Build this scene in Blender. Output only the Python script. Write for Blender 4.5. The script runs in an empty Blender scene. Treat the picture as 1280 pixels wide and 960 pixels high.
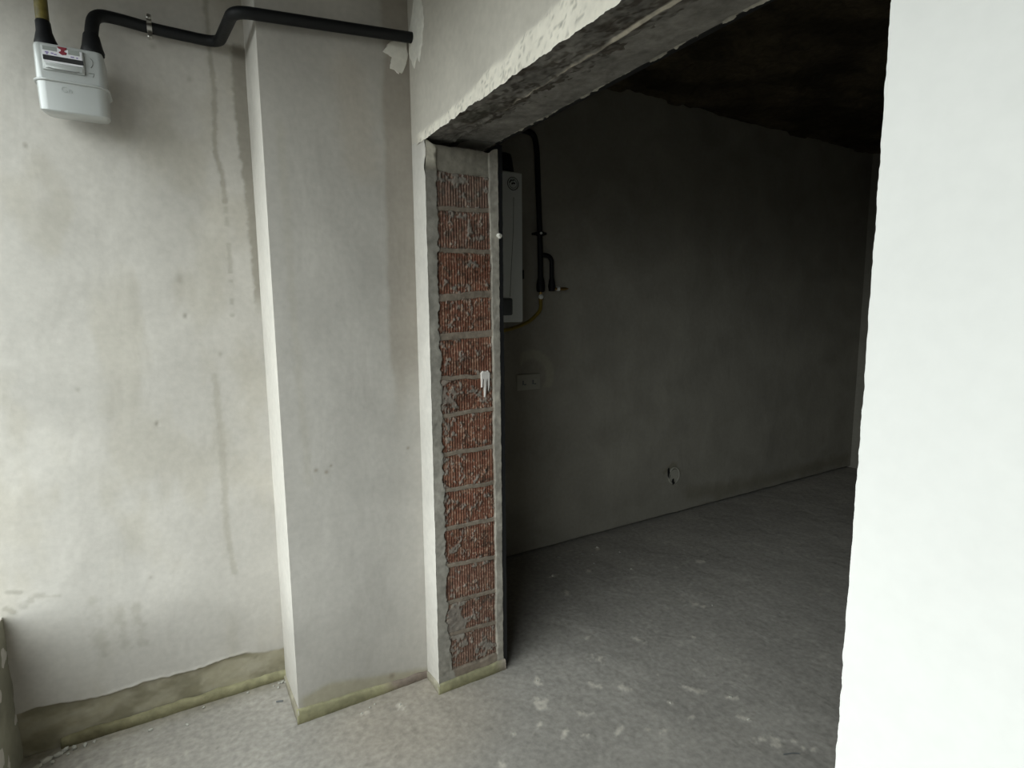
import bpy, bmesh, math, random
import numpy as np
from mathutils import Vector, Matrix

random.seed(7)
C = bpy.context.scene.collection
SC = bpy.context.scene

# ------------------------------------------------------------------ camera
# x runs along the gas-meter wall, y runs towards it, z up; the camera stands at x = y = 0
F_PX, NX, NY, YAW, CAM_H = 700.0, 685.0, 5809.0, math.radians(30.7), 1.5
pitch = math.atan2(F_PX, math.hypot(NY - 480, NX - 640))
rho = math.atan2(NX - 640, NY - 480)
Fv = Vector((math.sin(YAW) * math.cos(pitch), math.cos(YAW) * math.cos(pitch), -math.sin(pitch)))
R0 = Vector((math.cos(YAW), -math.sin(YAW), 0)); U0 = R0.cross(Fv)
Rv = math.cos(rho) * R0 - math.sin(rho) * U0
Uv = math.sin(rho) * R0 + math.cos(rho) * U0
cd = bpy.data.cameras.new('camera'); cam = bpy.data.objects.new('camera', cd); C.objects.link(cam)
cd.sensor_width = 36; cd.lens = F_PX / 1280 * 36; cd.clip_start = 0.02; cd.clip_end = 200
cam.matrix_world = Matrix(((Rv.x, Uv.x, -Fv.x, 0), (Rv.y, Uv.y, -Fv.y, 0), (Rv.z, Uv.z, -Fv.z, CAM_H), (0, 0, 0, 1)))
SC.camera = cam

# ------------------------------------------------------------------ sky and light
world = bpy.data.worlds.new('overcast_sky'); SC.world = world; world.use_nodes = True
nt = world.node_tree; nt.nodes.clear()
wo = nt.nodes.new('ShaderNodeOutputWorld'); bg = nt.nodes.new('ShaderNodeBackground')
tc = nt.nodes.new('ShaderNodeTexCoord'); sx = nt.nodes.new('ShaderNodeSeparateXYZ'); cr = nt.nodes.new('ShaderNodeValToRGB')
nt.links.new(tc.outputs['Generated'], sx.inputs[0])
mp = nt.nodes.new('ShaderNodeMapRange'); mp.inputs['From Min'].default_value = -1; mp.inputs['From Max'].default_value = 1
nt.links.new(sx.outputs['Z'], mp.inputs['Value']); nt.links.new(mp.outputs[0], cr.inputs[0])
cr.color_ramp.elements[0].position = 0.44; cr.color_ramp.elements[0].color = (0.07, 0.075, 0.068, 1)   # ground and buildings below
cr.color_ramp.elements[1].position = 0.54; cr.color_ramp.elements[1].color = (0.925, 1.0, 0.99, 1)
nt.links.new(cr.outputs[0], bg.inputs['Color']); bg.inputs['Strength'].default_value = 1.0
nt.links.new(bg.outputs[0], wo.inputs[0])

WIN_Y0, WIN_Y1, WIN_Z0, WIN_Z1 = -0.7, 2.33, 0.52, 2.52       # the window opening in the west wall
pl = bpy.data.lights.new('window_portal', 'AREA'); pl.shape = 'RECTANGLE'
pl.size = WIN_Z1 - WIN_Z0; pl.size_y = WIN_Y1 - WIN_Y0; pl.cycles.is_portal = True
po = bpy.data.objects.new('window_portal', pl); C.objects.link(po)
po.location = (-0.74, (WIN_Y0 + WIN_Y1) / 2, (WIN_Z0 + WIN_Z1) / 2); po.rotation_euler = (0, -math.pi / 2, 0)

SC.view_settings.view_transform = 'Standard'; SC.view_settings.look = 'None'
SC.view_settings.exposure = 2.27; SC.view_settings.gamma = 1; SC.view_settings.use_curve_mapping = False
SC.cycles.diffuse_bounces = 6; SC.cycles.max_bounces = 10

# ------------------------------------------------------------------ noise
_rng = np.random.RandomState(11); _T = _rng.rand(512, 512)
def vn(x, y, s=0):
    x = np.asarray(x, float) + s * 37.17; y = np.asarray(y, float) + s * 91.73
    xi = np.floor(x).astype(int); yi = np.floor(y).astype(int); fx = x - xi; fy = y - yi
    fx = fx * fx * (3 - 2 * fx); fy = fy * fy * (3 - 2 * fy)
    t = lambda i, j: _T[i % 512, j % 512]
    return (t(xi, yi) * (1 - fx) + t(xi + 1, yi) * fx) * (1 - fy) + (t(xi, yi + 1) * (1 - fx) + t(xi + 1, yi + 1) * fx) * fy
def fbm(x, y, o=4, s=0):
    r = 0; a = 0.5; n = 0
    for k in range(o):
        r = r + a * vn(x, y, s + k * 3); n += a; a *= 0.5; x = np.asarray(x) * 2.03; y = np.asarray(y) * 2.03
    return r / n
def ss(a, b, x):
    t = np.clip((x - a) / (b - a), 0, 1); return t * t * (3 - 2 * t)
def dist_poly(x, y, pts):
    d = np.full(np.shape(x), 1e9)
    for (ax, ay), (bx, by) in zip(pts[:-1], pts[1:]):
        vx, vy = bx - ax, by - ay; L = max(vx * vx + vy * vy, 1e-12)
        t = np.clip(((x - ax) * vx + (y - ay) * vy) / L, 0, 1)
        d = np.minimum(d, np.hypot(x - ax - t * vx, y - ay - t * vy))
    return d
def streak(x, y, pts, w, soft, s=0, jit=0.0, fq=60):
    """1 inside a band of half-width w round a polyline, ragged by noise"""
    d = dist_poly(x, y, pts) + (fbm(x * fq, y * fq, 3, s) - 0.5) * jit
    return 1 - ss(w - soft, w + soft, d)

# ------------------------------------------------------------------ materials
def new_mat(name):
    m = bpy.data.materials.new(name); m.use_nodes = True
    n = m.node_tree; b = n.nodes['Principled BSDF']; return m, n, b
def mat(name, col, rough=0.6, metal=0.0, spec=0.5, var=0.0, vscale=20, bump=0.0, bscale=80, coat=0):
    m, n, b = new_mat(name)
    b.inputs['Base Color'].default_value = (*col, 1); b.inputs['Roughness'].default_value = rough
    b.inputs['Metallic'].default_value = metal; b.inputs['Specular IOR Level'].default_value = spec
    b.inputs['Coat Weight'].default_value = coat
    t = n.nodes.new('ShaderNodeTexCoord')
    nz = n.nodes.new('ShaderNodeTexNoise'); nz.inputs['Scale'].default_value = vscale; nz.inputs['Detail'].default_value = 5
    n.links.new(t.outputs['Object'], nz.inputs['Vector'])
    mx = n.nodes.new('ShaderNodeMix'); mx.data_type = 'RGBA'
    mx.inputs[6].default_value = tuple(c * (1 - var) for c in col) + (1,)
    mx.inputs[7].default_value = tuple(min(1, c * (1 + var)) for c in col) + (1,)
    n.links.new(nz.outputs['Fac'], mx.inputs[0]); n.links.new(mx.outputs[2], b.inputs['Base Color'])
    if bump:
        bz = n.nodes.new('ShaderNodeTexNoise'); bz.inputs['Scale'].default_value = bscale; bz.inputs['Detail'].default_value = 6
        n.links.new(t.outputs['Object'], bz.inputs['Vector'])
        bp = n.nodes.new('ShaderNodeBump'); bp.inputs['Strength'].default_value = bump; bp.inputs['Distance'].default_value = 0.004
        n.links.new(bz.outputs['Fac'], bp.inputs['Height']); n.links.new(bp.outputs[0], b.inputs['Normal'])
    return m
def surf_mat(name, col, rough=0.92, broad=0.10, fine=0.05, bump=0.25, bscale=140, spec=0.15, broad_scale=3.2, trowel=False, speck=0.0):
    """mineral surface: base colour x painted tint attribute x cloudy noise, with fine relief"""
    m, n, b = new_mat(name)
    b.inputs['Roughness'].default_value = rough; b.inputs['Specular IOR Level'].default_value = spec
    at = n.nodes.new('ShaderNodeAttribute'); at.attribute_name = 'tint'
    t = n.nodes.new('ShaderNodeTexCoord'); vec = t.outputs['Object']
    def noise(scale, detail=5, dist=0.0, stretch=None):
        z = n.nodes.new('ShaderNodeTexNoise'); z.inputs['Scale'].default_value = scale; z.inputs['Detail'].default_value = detail
        z.inputs['Distortion'].default_value = dist
        if stretch:
            mp = n.nodes.new('ShaderNodeMapping'); mp.inputs['Scale'].default_value = stretch
            n.links.new(vec, mp.inputs['Vector']); n.links.new(mp.outputs[0], z.inputs['Vector'])
        else: n.links.new(vec, z.inputs['Vector'])
        return z.outputs['Fac']
    def mr(sock, a, c, lo=0.3, hi=0.7):
        r = n.nodes.new('ShaderNodeMapRange'); r.inputs['From Min'].default_value = lo; r.inputs['From Max'].default_value = hi
        r.inputs['To Min'].default_value = a; r.inputs['To Max'].default_value = c; n.links.new(sock, r.inputs['Value']); return r.outputs[0]
    def mul(a, c):
        q = n.nodes.new('ShaderNodeMath'); q.operation = 'MULTIPLY'; n.links.new(a, q.inputs[0]); n.links.new(c, q.inputs[1]); return q.outputs[0]
    f1 = mr(noise(broad_scale, 6, 0.6), 1 - broad, 1 + broad); f2 = mr(noise(45, 4), 1 - fine, 1 + fine)
    k = mul(f1, f2)
    if speck:
        vo = n.nodes.new('ShaderNodeTexVoronoi'); vo.inputs['Scale'].default_value = 55; n.links.new(vec, vo.inputs['Vector'])
        k = mul(k, mr(vo.outputs['Distance'], 1 - speck, 1.0, 0.03, 0.16))
    vm = n.nodes.new('ShaderNodeVectorMath'); vm.operation = 'MULTIPLY'; vm.inputs[1].default_value = col
    n.links.new(at.outputs['Color'], vm.inputs[0])
    vs = n.nodes.new('ShaderNodeVectorMath'); vs.operation = 'SCALE'
    n.links.new(vm.outputs[0], vs.inputs[0]); n.links.new(k, vs.inputs['Scale']); n.links.new(vs.outputs[0], b.inputs['Base Color'])
    h = noise(bscale, 6)
    ad = n.nodes.new('ShaderNodeMath'); ad.operation = 'ADD'; n.links.new(mul(h, mr(h, .35, .35)), ad.inputs[0])
    n.links.new(mr(noise(7, 3, 0.4, (1, 1, 0.6) if trowel else None), 0, 3.2), ad.inputs[1])
    bp = n.nodes.new('ShaderNodeBump'); bp.inputs['Strength'].default_value = bump; bp.inputs['Distance'].default_value = 0.003
    n.links.new(ad.outputs[0], bp.inputs['Height']); n.links.new(bp.outputs[0], b.inputs['Normal'])
    return m
M = {}
M['plaster'] = surf_mat('cement_plaster', (0.51, 0.483, 0.443), trowel=True, broad=0.09)
M['plaster_lit'] = surf_mat('window_lit_plaster', (0.70, 0.69, 0.665), trowel=True, broad=0.025, fine=0.015, bump=0.08)  # right wall end: window brightness put into its pale colour
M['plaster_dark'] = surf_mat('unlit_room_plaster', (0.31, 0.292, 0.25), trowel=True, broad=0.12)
M['concrete'] = surf_mat('rough_concrete', (0.27, 0.258, 0.238), broad=0.25, fine=0.2, bump=1.0, bscale=120, broad_scale=9)
M['mortar'] = surf_mat('grey_mortar', (0.295, 0.277, 0.250), broad=0.14, fine=0.16, bump=0.7, bscale=120, broad_scale=14)
M['brick'] = surf_mat('fired_clay', (0.205, 0.078, 0.047), broad=0.24, fine=0.18, bump=0.6, bscale=260, broad_scale=10)
M['floor'] = surf_mat('cement_screed', (0.358, 0.336, 0.305), broad=0.09, fine=0.16, bump=0.35, bscale=130, broad_scale=2.6)
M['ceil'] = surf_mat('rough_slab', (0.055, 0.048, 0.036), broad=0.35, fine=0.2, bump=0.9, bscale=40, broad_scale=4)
M['foam'] = surf_mat('yellow_foam', (0.33, 0.312, 0.19), broad=0.2, fine=0.15, bump=0.5, bscale=180, broad_scale=8)
M['patch'] = surf_mat('gypsum_patch', (0.84, 0.81, 0.74), broad=0.06, fine=0.06, bump=0.4)
M['crumb'] = surf_mat('plaster_crumb', (0.50, 0.49, 0.44), broad=0.1, fine=0.1, bump=0.6)
M['pipe'] = mat('black_rubber_sleeve', (0.007, 0.0075, 0.0085), 0.55, spec=0.3, bump=0.25, bscale=60)
M['meter'] = mat('grey_meter_enamel', (0.46, 0.475, 0.465), 0.33, metal=0.1, spec=0.6, var=0.03, bump=0.03, coat=0.3)
M['steel'] = mat('zinc_steel', (0.62, 0.61, 0.58), 0.28, metal=1.0, var=0.1)
M['brass'] = mat('brass', (0.40, 0.26, 0.09), 0.35, metal=0.9, var=0.15)
M['chrome'] = mat('polished_nickel', (0.9, 0.9, 0.88), 0.15, metal=0.6)
M['yellow_pipe'] = mat('yellow_painted_pipe', (0.13, 0.105, 0.025), 0.4, var=0.95, vscale=45, bump=0.3)
M['boiler'] = mat('white_enamel', (0.84, 0.87, 0.85), 0.35, var=0.03)
M['dark_plastic'] = mat('dark_grey_plastic', (0.14, 0.15, 0.155), 0.5)
M['black'] = mat('black_plastic_shade', (0.008, 0.008, 0.009), 0.6)
M['label_white'] = mat('white_label', (0.72, 0.71, 0.74), 0.5)
M['red'] = mat('red_print', (0.20, 0.012, 0.025), 0.5)
M['purple'] = mat('violet_print', (0.25, 0.20, 0.42), 0.5)
M['grey_print'] = mat('grey_print', (0.22, 0.225, 0.22), 0.5)
M['clear'] = mat('dull_window_plastic', (0.30, 0.32, 0.30), 0.25)
M['hose'] = mat('yellow_hose', (0.26, 0.19, 0.03), 0.5, var=0.2, bump=0.4, bscale=300)
M['socket'] = mat('grey_socket_plate', (0.40, 0.385, 0.33), 0.6)
M['white_paint'] = mat('white_paint', (0.74, 0.70, 0.66), 0.5, bump=0.3)
M['emboss'] = mat('embossed_grey', (0.40, 0.42, 0.41), 0.5)
M['bolt'] = mat('white_nut_glint', (0.92, 0.92, 0.88), 0.3)  # near-white; also carries the painted glint on the valve

# ------------------------------------------------------------------ mesh helpers
def npmesh(name, V, Q, tint=None, smooth=True):
    V = np.asarray(V, np.float32); Q = np.asarray(Q, np.int32)
    me = bpy.data.meshes.new(name)
    me.vertices.add(len(V)); me.vertices.foreach_set('co', V.ravel())
    me.loops.add(Q.size); me.loops.foreach_set('vertex_index', Q.ravel())
    me.polygons.add(len(Q)); me.polygons.foreach_set('loop_start', np.arange(0, Q.size, 4, dtype=np.int32))
    me.polygons.foreach_set('loop_total', np.full(len(Q), 4, np.int32))
    me.polygons.foreach_set('use_smooth', np.full(len(Q), smooth))
    me.update(calc_edges=True)
    t = me.color_attributes.new('tint', 'FLOAT_COLOR', 'POINT')
    if tint is None: tint = np.ones((len(V), 3), np.float32)
    t.data.foreach_set('color', np.concatenate([tint, np.ones((len(V), 1))], 1).astype(np.float32).ravel())
    return me
class Parts:
    """collects grids and boxes into one numpy mesh"""
    def __init__(s): s.V = []; s.Q = []; s.T = []; s.n = 0
    def add(s, V, Q, T=None):
        V = np.asarray(V, float); s.V.append(V); s.Q.append(np.asarray(Q) + s.n); s.n += len(V)
        s.T.append(np.ones((len(V), 3)) if T is None else T); return s
    def grid(s, O, A, B, res, h=None, tint=None, jit=None, skirt=0.0):
        """O + a*A + b*B, displaced by h(a, b) along A x B; A, B unit directions given with lengths (vec, len)"""
        (A, la), (B, lb) = A, B; A = np.array(A, float); B = np.array(B, float); N = np.cross(A, B); O = np.array(O, float)
        na = max(2, int(round(la / res))) + 1; nb = max(2, int(round(lb / res))) + 1
        a, b = np.meshgrid(np.linspace(0, la, na), np.linspace(0, lb, nb), indexing='ij')
        hh = h(a, b) if h else np.zeros_like(a)
        ja, jb = jit(a, b, la, lb) if jit else (0, 0)
        P = O + (a + ja)[..., None] * A + (b + jb)[..., None] * B + hh[..., None] * N
        T = tint(a, b) if tint else np.ones(a.shape + (3,))
        idx = np.arange(na * nb).reshape(na, nb)
        Q = np.stack([idx[:-1, :-1], idx[1:, :-1], idx[1:, 1:], idx[:-1, 1:]], -1).reshape(-1, 4)
        s.add(P.reshape(-1, 3), Q, T.reshape(-1, 3))
        if skirt:
            ring = np.concatenate([idx[:, 0], idx[-1, 1:], idx[-2::-1, -1], idx[0, -2:0:-1]])
            top = P.reshape(-1, 3)[ring]; low = top - N * ((top - O) @ N + skirt)[:, None]
            k = len(ring); i = np.arange(k); j = (i + 1) % k
            s.add(np.concatenate([top, low]), np.stack([j, i, i + k, j + k], -1), np.tile(T.reshape(-1, 3)[ring], (2, 1)))
        return s
    def box(s, x0, y0, z0, x1, y1, z1, tint=None):
        V = [(x, y, z) for x in (x0, x1) for y in (y0, y1) for z in (z0, z1)]
        Q = [(0, 1, 3, 2), (4, 6, 7, 5), (0, 4, 5, 1), (2, 3, 7, 6), (0, 2, 6, 4), (1, 5, 7, 3)]
        # separate verts per face keep the box flat shaded
        VV = []; QQ = []
        for q in Q: QQ.append([len(VV) + i for i in range(4)]); VV += [V[i] for i in q]
        return s.add(VV, QQ, None if tint is None else np.tile(tint, (24, 1)))
    def build(s, name, m, parent=None):
        me = npmesh(name, np.concatenate(s.V), np.concatenate(s.Q), np.concatenate(s.T))
        return link(name, me, m, parent)
def link(name, me, m, parent=None):
    me.name = name; o = bpy.data.objects.new(name, me); C.objects.link(o)
    if m: me.materials.append(M[m])
    if parent is not None:
        o.parent = parent; o.matrix_parent_inverse = Matrix.Translation(-parent.location)
    return o
def thing(name, label, cat, loc=(0, 0, 0), group=None):
    o = bpy.data.objects.new(name, None); o.empty_display_size = 0.05; C.objects.link(o); o.location = loc
    o['label'] = label; o['category'] = cat
    if group: o['group'] = group
    return o
def tag(o, label, cat, group=None):
    o['label'] = label; o['category'] = cat
    if group: o['group'] = group
    return o
def struct(o): o['kind'] = 'structure'; return o
def bm_obj(name, bm, m, parent=None, smooth=True, angle=40):
    bmesh.ops.recalc_face_normals(bm, faces=bm.faces)
    me = bpy.data.meshes.new(name); bm.to_mesh(me); bm.free()
    t = me.color_attributes.new('tint', 'FLOAT_COLOR', 'POINT'); t.data.foreach_set('color', [1.0] * (4 * len(me.vertices)))
    if smooth:
        me.polygons.foreach_set('use_smooth', [True] * len(me.polygons)); me.set_sharp_from_angle(angle=math.radians(angle))
    return link(name, me, m, parent)
def rbox(bm, x0, y0, z0, x1, y1, z1, r=0.003, seg=2):
    g = bmesh.ops.create_cube(bm, size=1); vs = g['verts']
    for v in vs: v.co = Vector(((x0 + x1) / 2 + v.co.x * (x1 - x0), (y0 + y1) / 2 + v.co.y * (y1 - y0), (z0 + z1) / 2 + v.co.z * (z1 - z0)))
    if r: bmesh.ops.bevel(bm, geom=list({e for v in vs for e in v.link_edges}), offset=r, segments=seg, affect='EDGES', profile=0.5)
    return bm
def smooth_path(pts, r=0.04, n=7):
    """polyline with its corners rounded to radius-like setback r"""
    P = [Vector(p) for p in pts]; out = [P[0]]
    for i in range(1, len(P) - 1):
        a, b, c = P[i - 1], P[i], P[i + 1]; d1 = (a - b); d2 = (c - b)
        k = min(r, d1.length * 0.49, d2.length * 0.49); s = b + d1.normalized() * k; e = b + d2.normalized() * k
        for j in range(n + 1):
            t = j / n; out.append((1 - t) ** 2 * s + 2 * t * (1 - t) * b + t * t * e)
    out.append(P[-1]); return out
def tube(bm, path, rad, seg=16, cap=True):
    P = [Vector(p) for p in path]; n = len(P)
    R = rad if isinstance(rad, (list, tuple)) else [rad] * n
    T = [(P[min(i + 1, n - 1)] - P[max(i - 1, 0)]).normalized() for i in range(n)]
    up = Vector((0, 0, 1)) if abs(T[0].z) < 0.9 else Vector((1, 0, 0)); nrm = T[0].cross(up).normalized(); rings = []
    for i in range(n):
        nrm = (nrm - T[i] * nrm.dot(T[i])).normalized(); bi = T[i].cross(nrm)
        rings.append([bm.verts.new(P[i] + R[i] * (math.cos(2 * math.pi * k / seg) * nrm + math.sin(2 * math.pi * k / seg) * bi)) for k in range(seg)])
    for i in range(n - 1):
        for k in range(seg): bm.faces.new((rings[i][k], rings[i][(k + 1) % seg], rings[i + 1][(k + 1) % seg], rings[i + 1][k]))
    if cap: bm.faces.new(rings[0][::-1]); bm.faces.new(rings[-1])
    return bm
def loft(bm, sections, seg=6):
    """rounded-rectangle sections (x0, y0, x1, y1, radius, z)"""
    rings = []
    for (x0, y0, x1, y1, r, z) in sections:
        ring = []
        for cx, cy, a0 in ((x1 - r, y1 - r, 0), (x0 + r, y1 - r, 90), (x0 + r, y0 + r, 180), (x1 - r, y0 + r, 270)):
            for k in range(seg + 1):
                a = math.radians(a0 + 90 * k / seg); ring.append(bm.verts.new((cx + r * math.cos(a), cy + r * math.sin(a), z)))
        rings.append(ring)
    m = len(rings[0])
    for i in range(len(rings) - 1):
        for k in range(m): bm.faces.new((rings[i][k], rings[i][(k + 1) % m], rings[i + 1][(k + 1) % m], rings[i + 1][k]))
    bm.faces.new(rings[0][::-1]); bm.faces.new(rings[-1]); return bm
def slab(bm, poly, axis, v, th, jit=0.0, sub=4):
    """irregular flat patch: polygon in the two other axes, thickness towards minus axis"""
    pts = []; n = len(poly)
    for i in range(n):
        (ax, ay), (bx, by) = poly[i], poly[(i + 1) % n]
        for k in range(sub):
            t = k / sub; pts.append((ax + (bx - ax) * t + random.uniform(-jit, jit), ay + (by - ay) * t + random.uniform(-jit, jit)))
    def co(p, w): return (w, p[0], p[1]) if axis == 0 else ((p[0], w, p[1]) if axis == 1 else (p[0], p[1], w))
    cx = sum(p[0] for p in pts) / len(pts); cy = sum(p[1] for p in pts) / len(pts)
    A = [bm.verts.new(co(p, v)) for p in pts]
    B = [bm.verts.new(co((cx + (p[0] - cx) * 0.93, cy + (p[1] - cy) * 0.93), v - th)) for p in pts]
    for i in range(len(pts)):
        j = (i + 1) % len(pts); bm.faces.new((A[i], A[j], B[j], B[i]))
    bm.faces.new(B); return bm

X, Y, Z = (1, 0, 0), (0, 1, 0), (0, 0, 1)
nX, nY, nZ = (-1, 0, 0), (0, -1, 0), (0, 0, -1)
XW, XP, YA, YP, XE, XB, YJ, YO, YF, XF = -0.555, 0.280, 2.33, 2.025, 0.785, 1.078, 1.905, 0.399, 2.80, 5.38
ZL, ZC, YS = 2.095, 2.875, -2.2
def T3(k, c=(1, 1, 1)): return k[..., None] * np.array(c, float)
def mixc(base, col, m): return base * (1 - m[..., None]) + np.array(col, float) * m[..., None]

# ================================================================== STRUCTURE
# ---- floor: cement screed, splashed with pale plaster
splash = [(2.19, 2.64, .022, .012, 60), (1.94, 2.42, .02, .012, 20), (1.73, 2.48, .03, .012, 10), (1.69, 2.29, .028, .014, 45), (2.18, 1.84, .05, .014, -65),
          (1.71, 1.77, .028, .012, -75), (1.455, 1.75, .02, .028, 10), (1.157, 1.76, .022, .012, 60), (1.09, 1.65, .025, .022, 0), (1.43, 1.545, .03, .014, -60),
          (1.66, 1.387, .04, .013, -55), (1.743, 1.294, .026, .013, -45), (1.519, 1.39, .010, .012, 0), (1.699, 1.185, .032, .010, -50), (1.681, 1.056, .028, .016, 60),
          (1.66, 1.09, .03, .012, -20), (1.739, 1.035, .016, .010, -40), (1.746, 1.00, .010, .009, 0), (1.765, .975, .012, .007, 10), (1.52, 1.90, .018, .008, 20),
          (1.94, 1.65, .010, .010, 0), (2.59, 2.17, .03, .015, -40), (2.17, 2.31, .01, .01, 0), (1.342, 1.331, .015, .009, -50), (1.39, 1.30, .016, .011, 0),
          (1.136, 1.43, .016, .008, -30), (1.08, 1.47, .02, .01, 30), (1.53, 1.295, .012, .009, 0), (.63, 1.915, .012, .02, 20), (.925, 1.568, .008, .008, 0),
          (1.097, 1.643, .028, .024, 0), (1.155, 1.758, .02, .014, 40), (.54, 2.03, .012, .006, 10), (.49, 1.95, .014, .008, 0), (.82, 1.47, .008, .014, 0),
          (1.2, 1.52, .03, .01, -40), (1.34, 1.62, .02, .02, 0), (1.02, 1.55, .02, .01, 30), (1.25, 1.38, .025, .01, 10), (1.6, 1.55, .012, .01, 0)]
FX0, FY0 = XW - 0.02, 0.2
def floor_mask(a, b):
    x = a + FX0; y = b + FY0; m = np.zeros_like(x)
    nz = fbm(x * 55, y * 55, 3, 5)
    for sx_, sy_, l, w, ang in splash:
        sel = (np.abs(x - sx_) < 0.12) & (np.abs(y - sy_) < 0.12)
        if not sel.any(): continue
        c, s = math.cos(math.radians(ang)), math.sin(math.radians(ang)); dx = x[sel] - sx_; dy = y[sel] - sy_
        r = np.hypot((c * dx + s * dy) / l, (-s * dx + c * dy) / w) + (nz[sel] - 0.5) * 3.0
        m[sel] = np.maximum(m[sel], 1 - ss(0.3, 1.35, r))
    return m
def floor_tint(a, b):
    x = a + FX0; y = b + FY0
    m = floor_mask(a, b)
    k = 1 + 0.16 * (fbm(x * 3.5, y * 3.5, 4, 2) - 0.5)
    T = T3(k)
    dust = ss(0.45, 0.8, fbm(x * 9, y * 9, 4, 8)) * 0.14
    T = mixc(T, (1.35, 1.34, 1.30), dust)
    T = mixc(T, (1.06, 0.99, 0.90), 0.6 * (1 - ss(0.15, 0.45, np.hypot(x - 0.66, y - 1.86))))
    sp = ss(0.80, 0.97, vn(x * 60, y * 60, 4) + 0.12 * (vn(x * 170, y * 170, 6) - .5)) * ss(0.4, 0.6, fbm(x * 3, y * 3, 3, 14)); T = mixc(T, (1.5, 1.5, 1.45), sp * 0.5)
    dk = ss(0.90, 0.99, vn(x * 50, y * 50, 9)); T = mixc(T, (0.6, 0.59, 0.57), dk * 0.5)
    T = mixc(T, (2.0, 1.98, 1.9), m * 0.62)
    # darker olive strip along the meter wall
    d = (1 - ss(0.0, 0.09, 2.33 - y)) * (x < XP); T = mixc(T, (0.66, 0.63, 0.52), d * (0.4 + 0.5 * fbm(x * 30, y * 30, 3, 3)))
    return T
def floor_h(a, b):
    x = a + FX0; y = b + FY0
    h = 0.004 * (fbm(x * 2.2, y * 2.2, 2, 1) - 0.5) + 0.0010 * (fbm(x * 28, y * 28, 3, 6) - 0.5) + 0.0010 * floor_mask(a, b)
    return h
fl = Parts()
fl.grid((FX0, FY0, 0), (X, XF + 0.03 - FX0), (Y, YF + 0.02 - FY0), 0.0085, floor_h, floor_tint)
fl.box(-0.8, -2.4, -0.2, XF + 0.25, YF + 0.3, -0.008)
struct(fl.build('floor', 'floor'))

# ---- meter wall (north side of the near bay)
def A_xy(a, b): return a + XW - 0.01, b
def band_z(x): return 0.148 + 0.012 * (fbm(x * 7 + 3, x * 0, 3, 2) - 0.5) * 2 - 0.02 * ss(0.1, 0.28, x) + 0.025 * (1 - ss(-0.55, -0.35, x)) + 0.006 * (fbm(x * 60, x * 0 + 2, 2, 9) - .5)
def A_h(a, b):
    x, z = A_xy(a, b); e = ss(-0.005, 0.004, z - band_z(x))
    depth = 0.012 * ss(0.22, 0.0, x) + 0.001
    h = -depth * (1 - e) + 0.003 * (fbm(x * 3, z * 3, 3, 4) - 0.5)
    lip = (1 - ss(0.0, 0.012, np.abs(z - band_z(x) - 0.004))) * ss(0.2, 0.1, x) * ss(-0.5, -0.25, x) * 0.004
    h = h + lip * fbm(x * 40, z * 40, 2, 3)
    rough = (1 - e) * 0.006 * (fbm(x * 30, z * 30, 3, 5) - 0.5)
    pit = 0
    for px, pz, r in ((0.03, 1.49, .006), (-0.085, 1.11, .006), (-0.36, 2.02, .005), (-0.43, 2.04, .006)):
        pit = pit - 0.003 * np.exp(-((x - px) ** 2 + ((z - pz) * .7) ** 2) / r ** 2)
    return h + rough + pit
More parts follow.
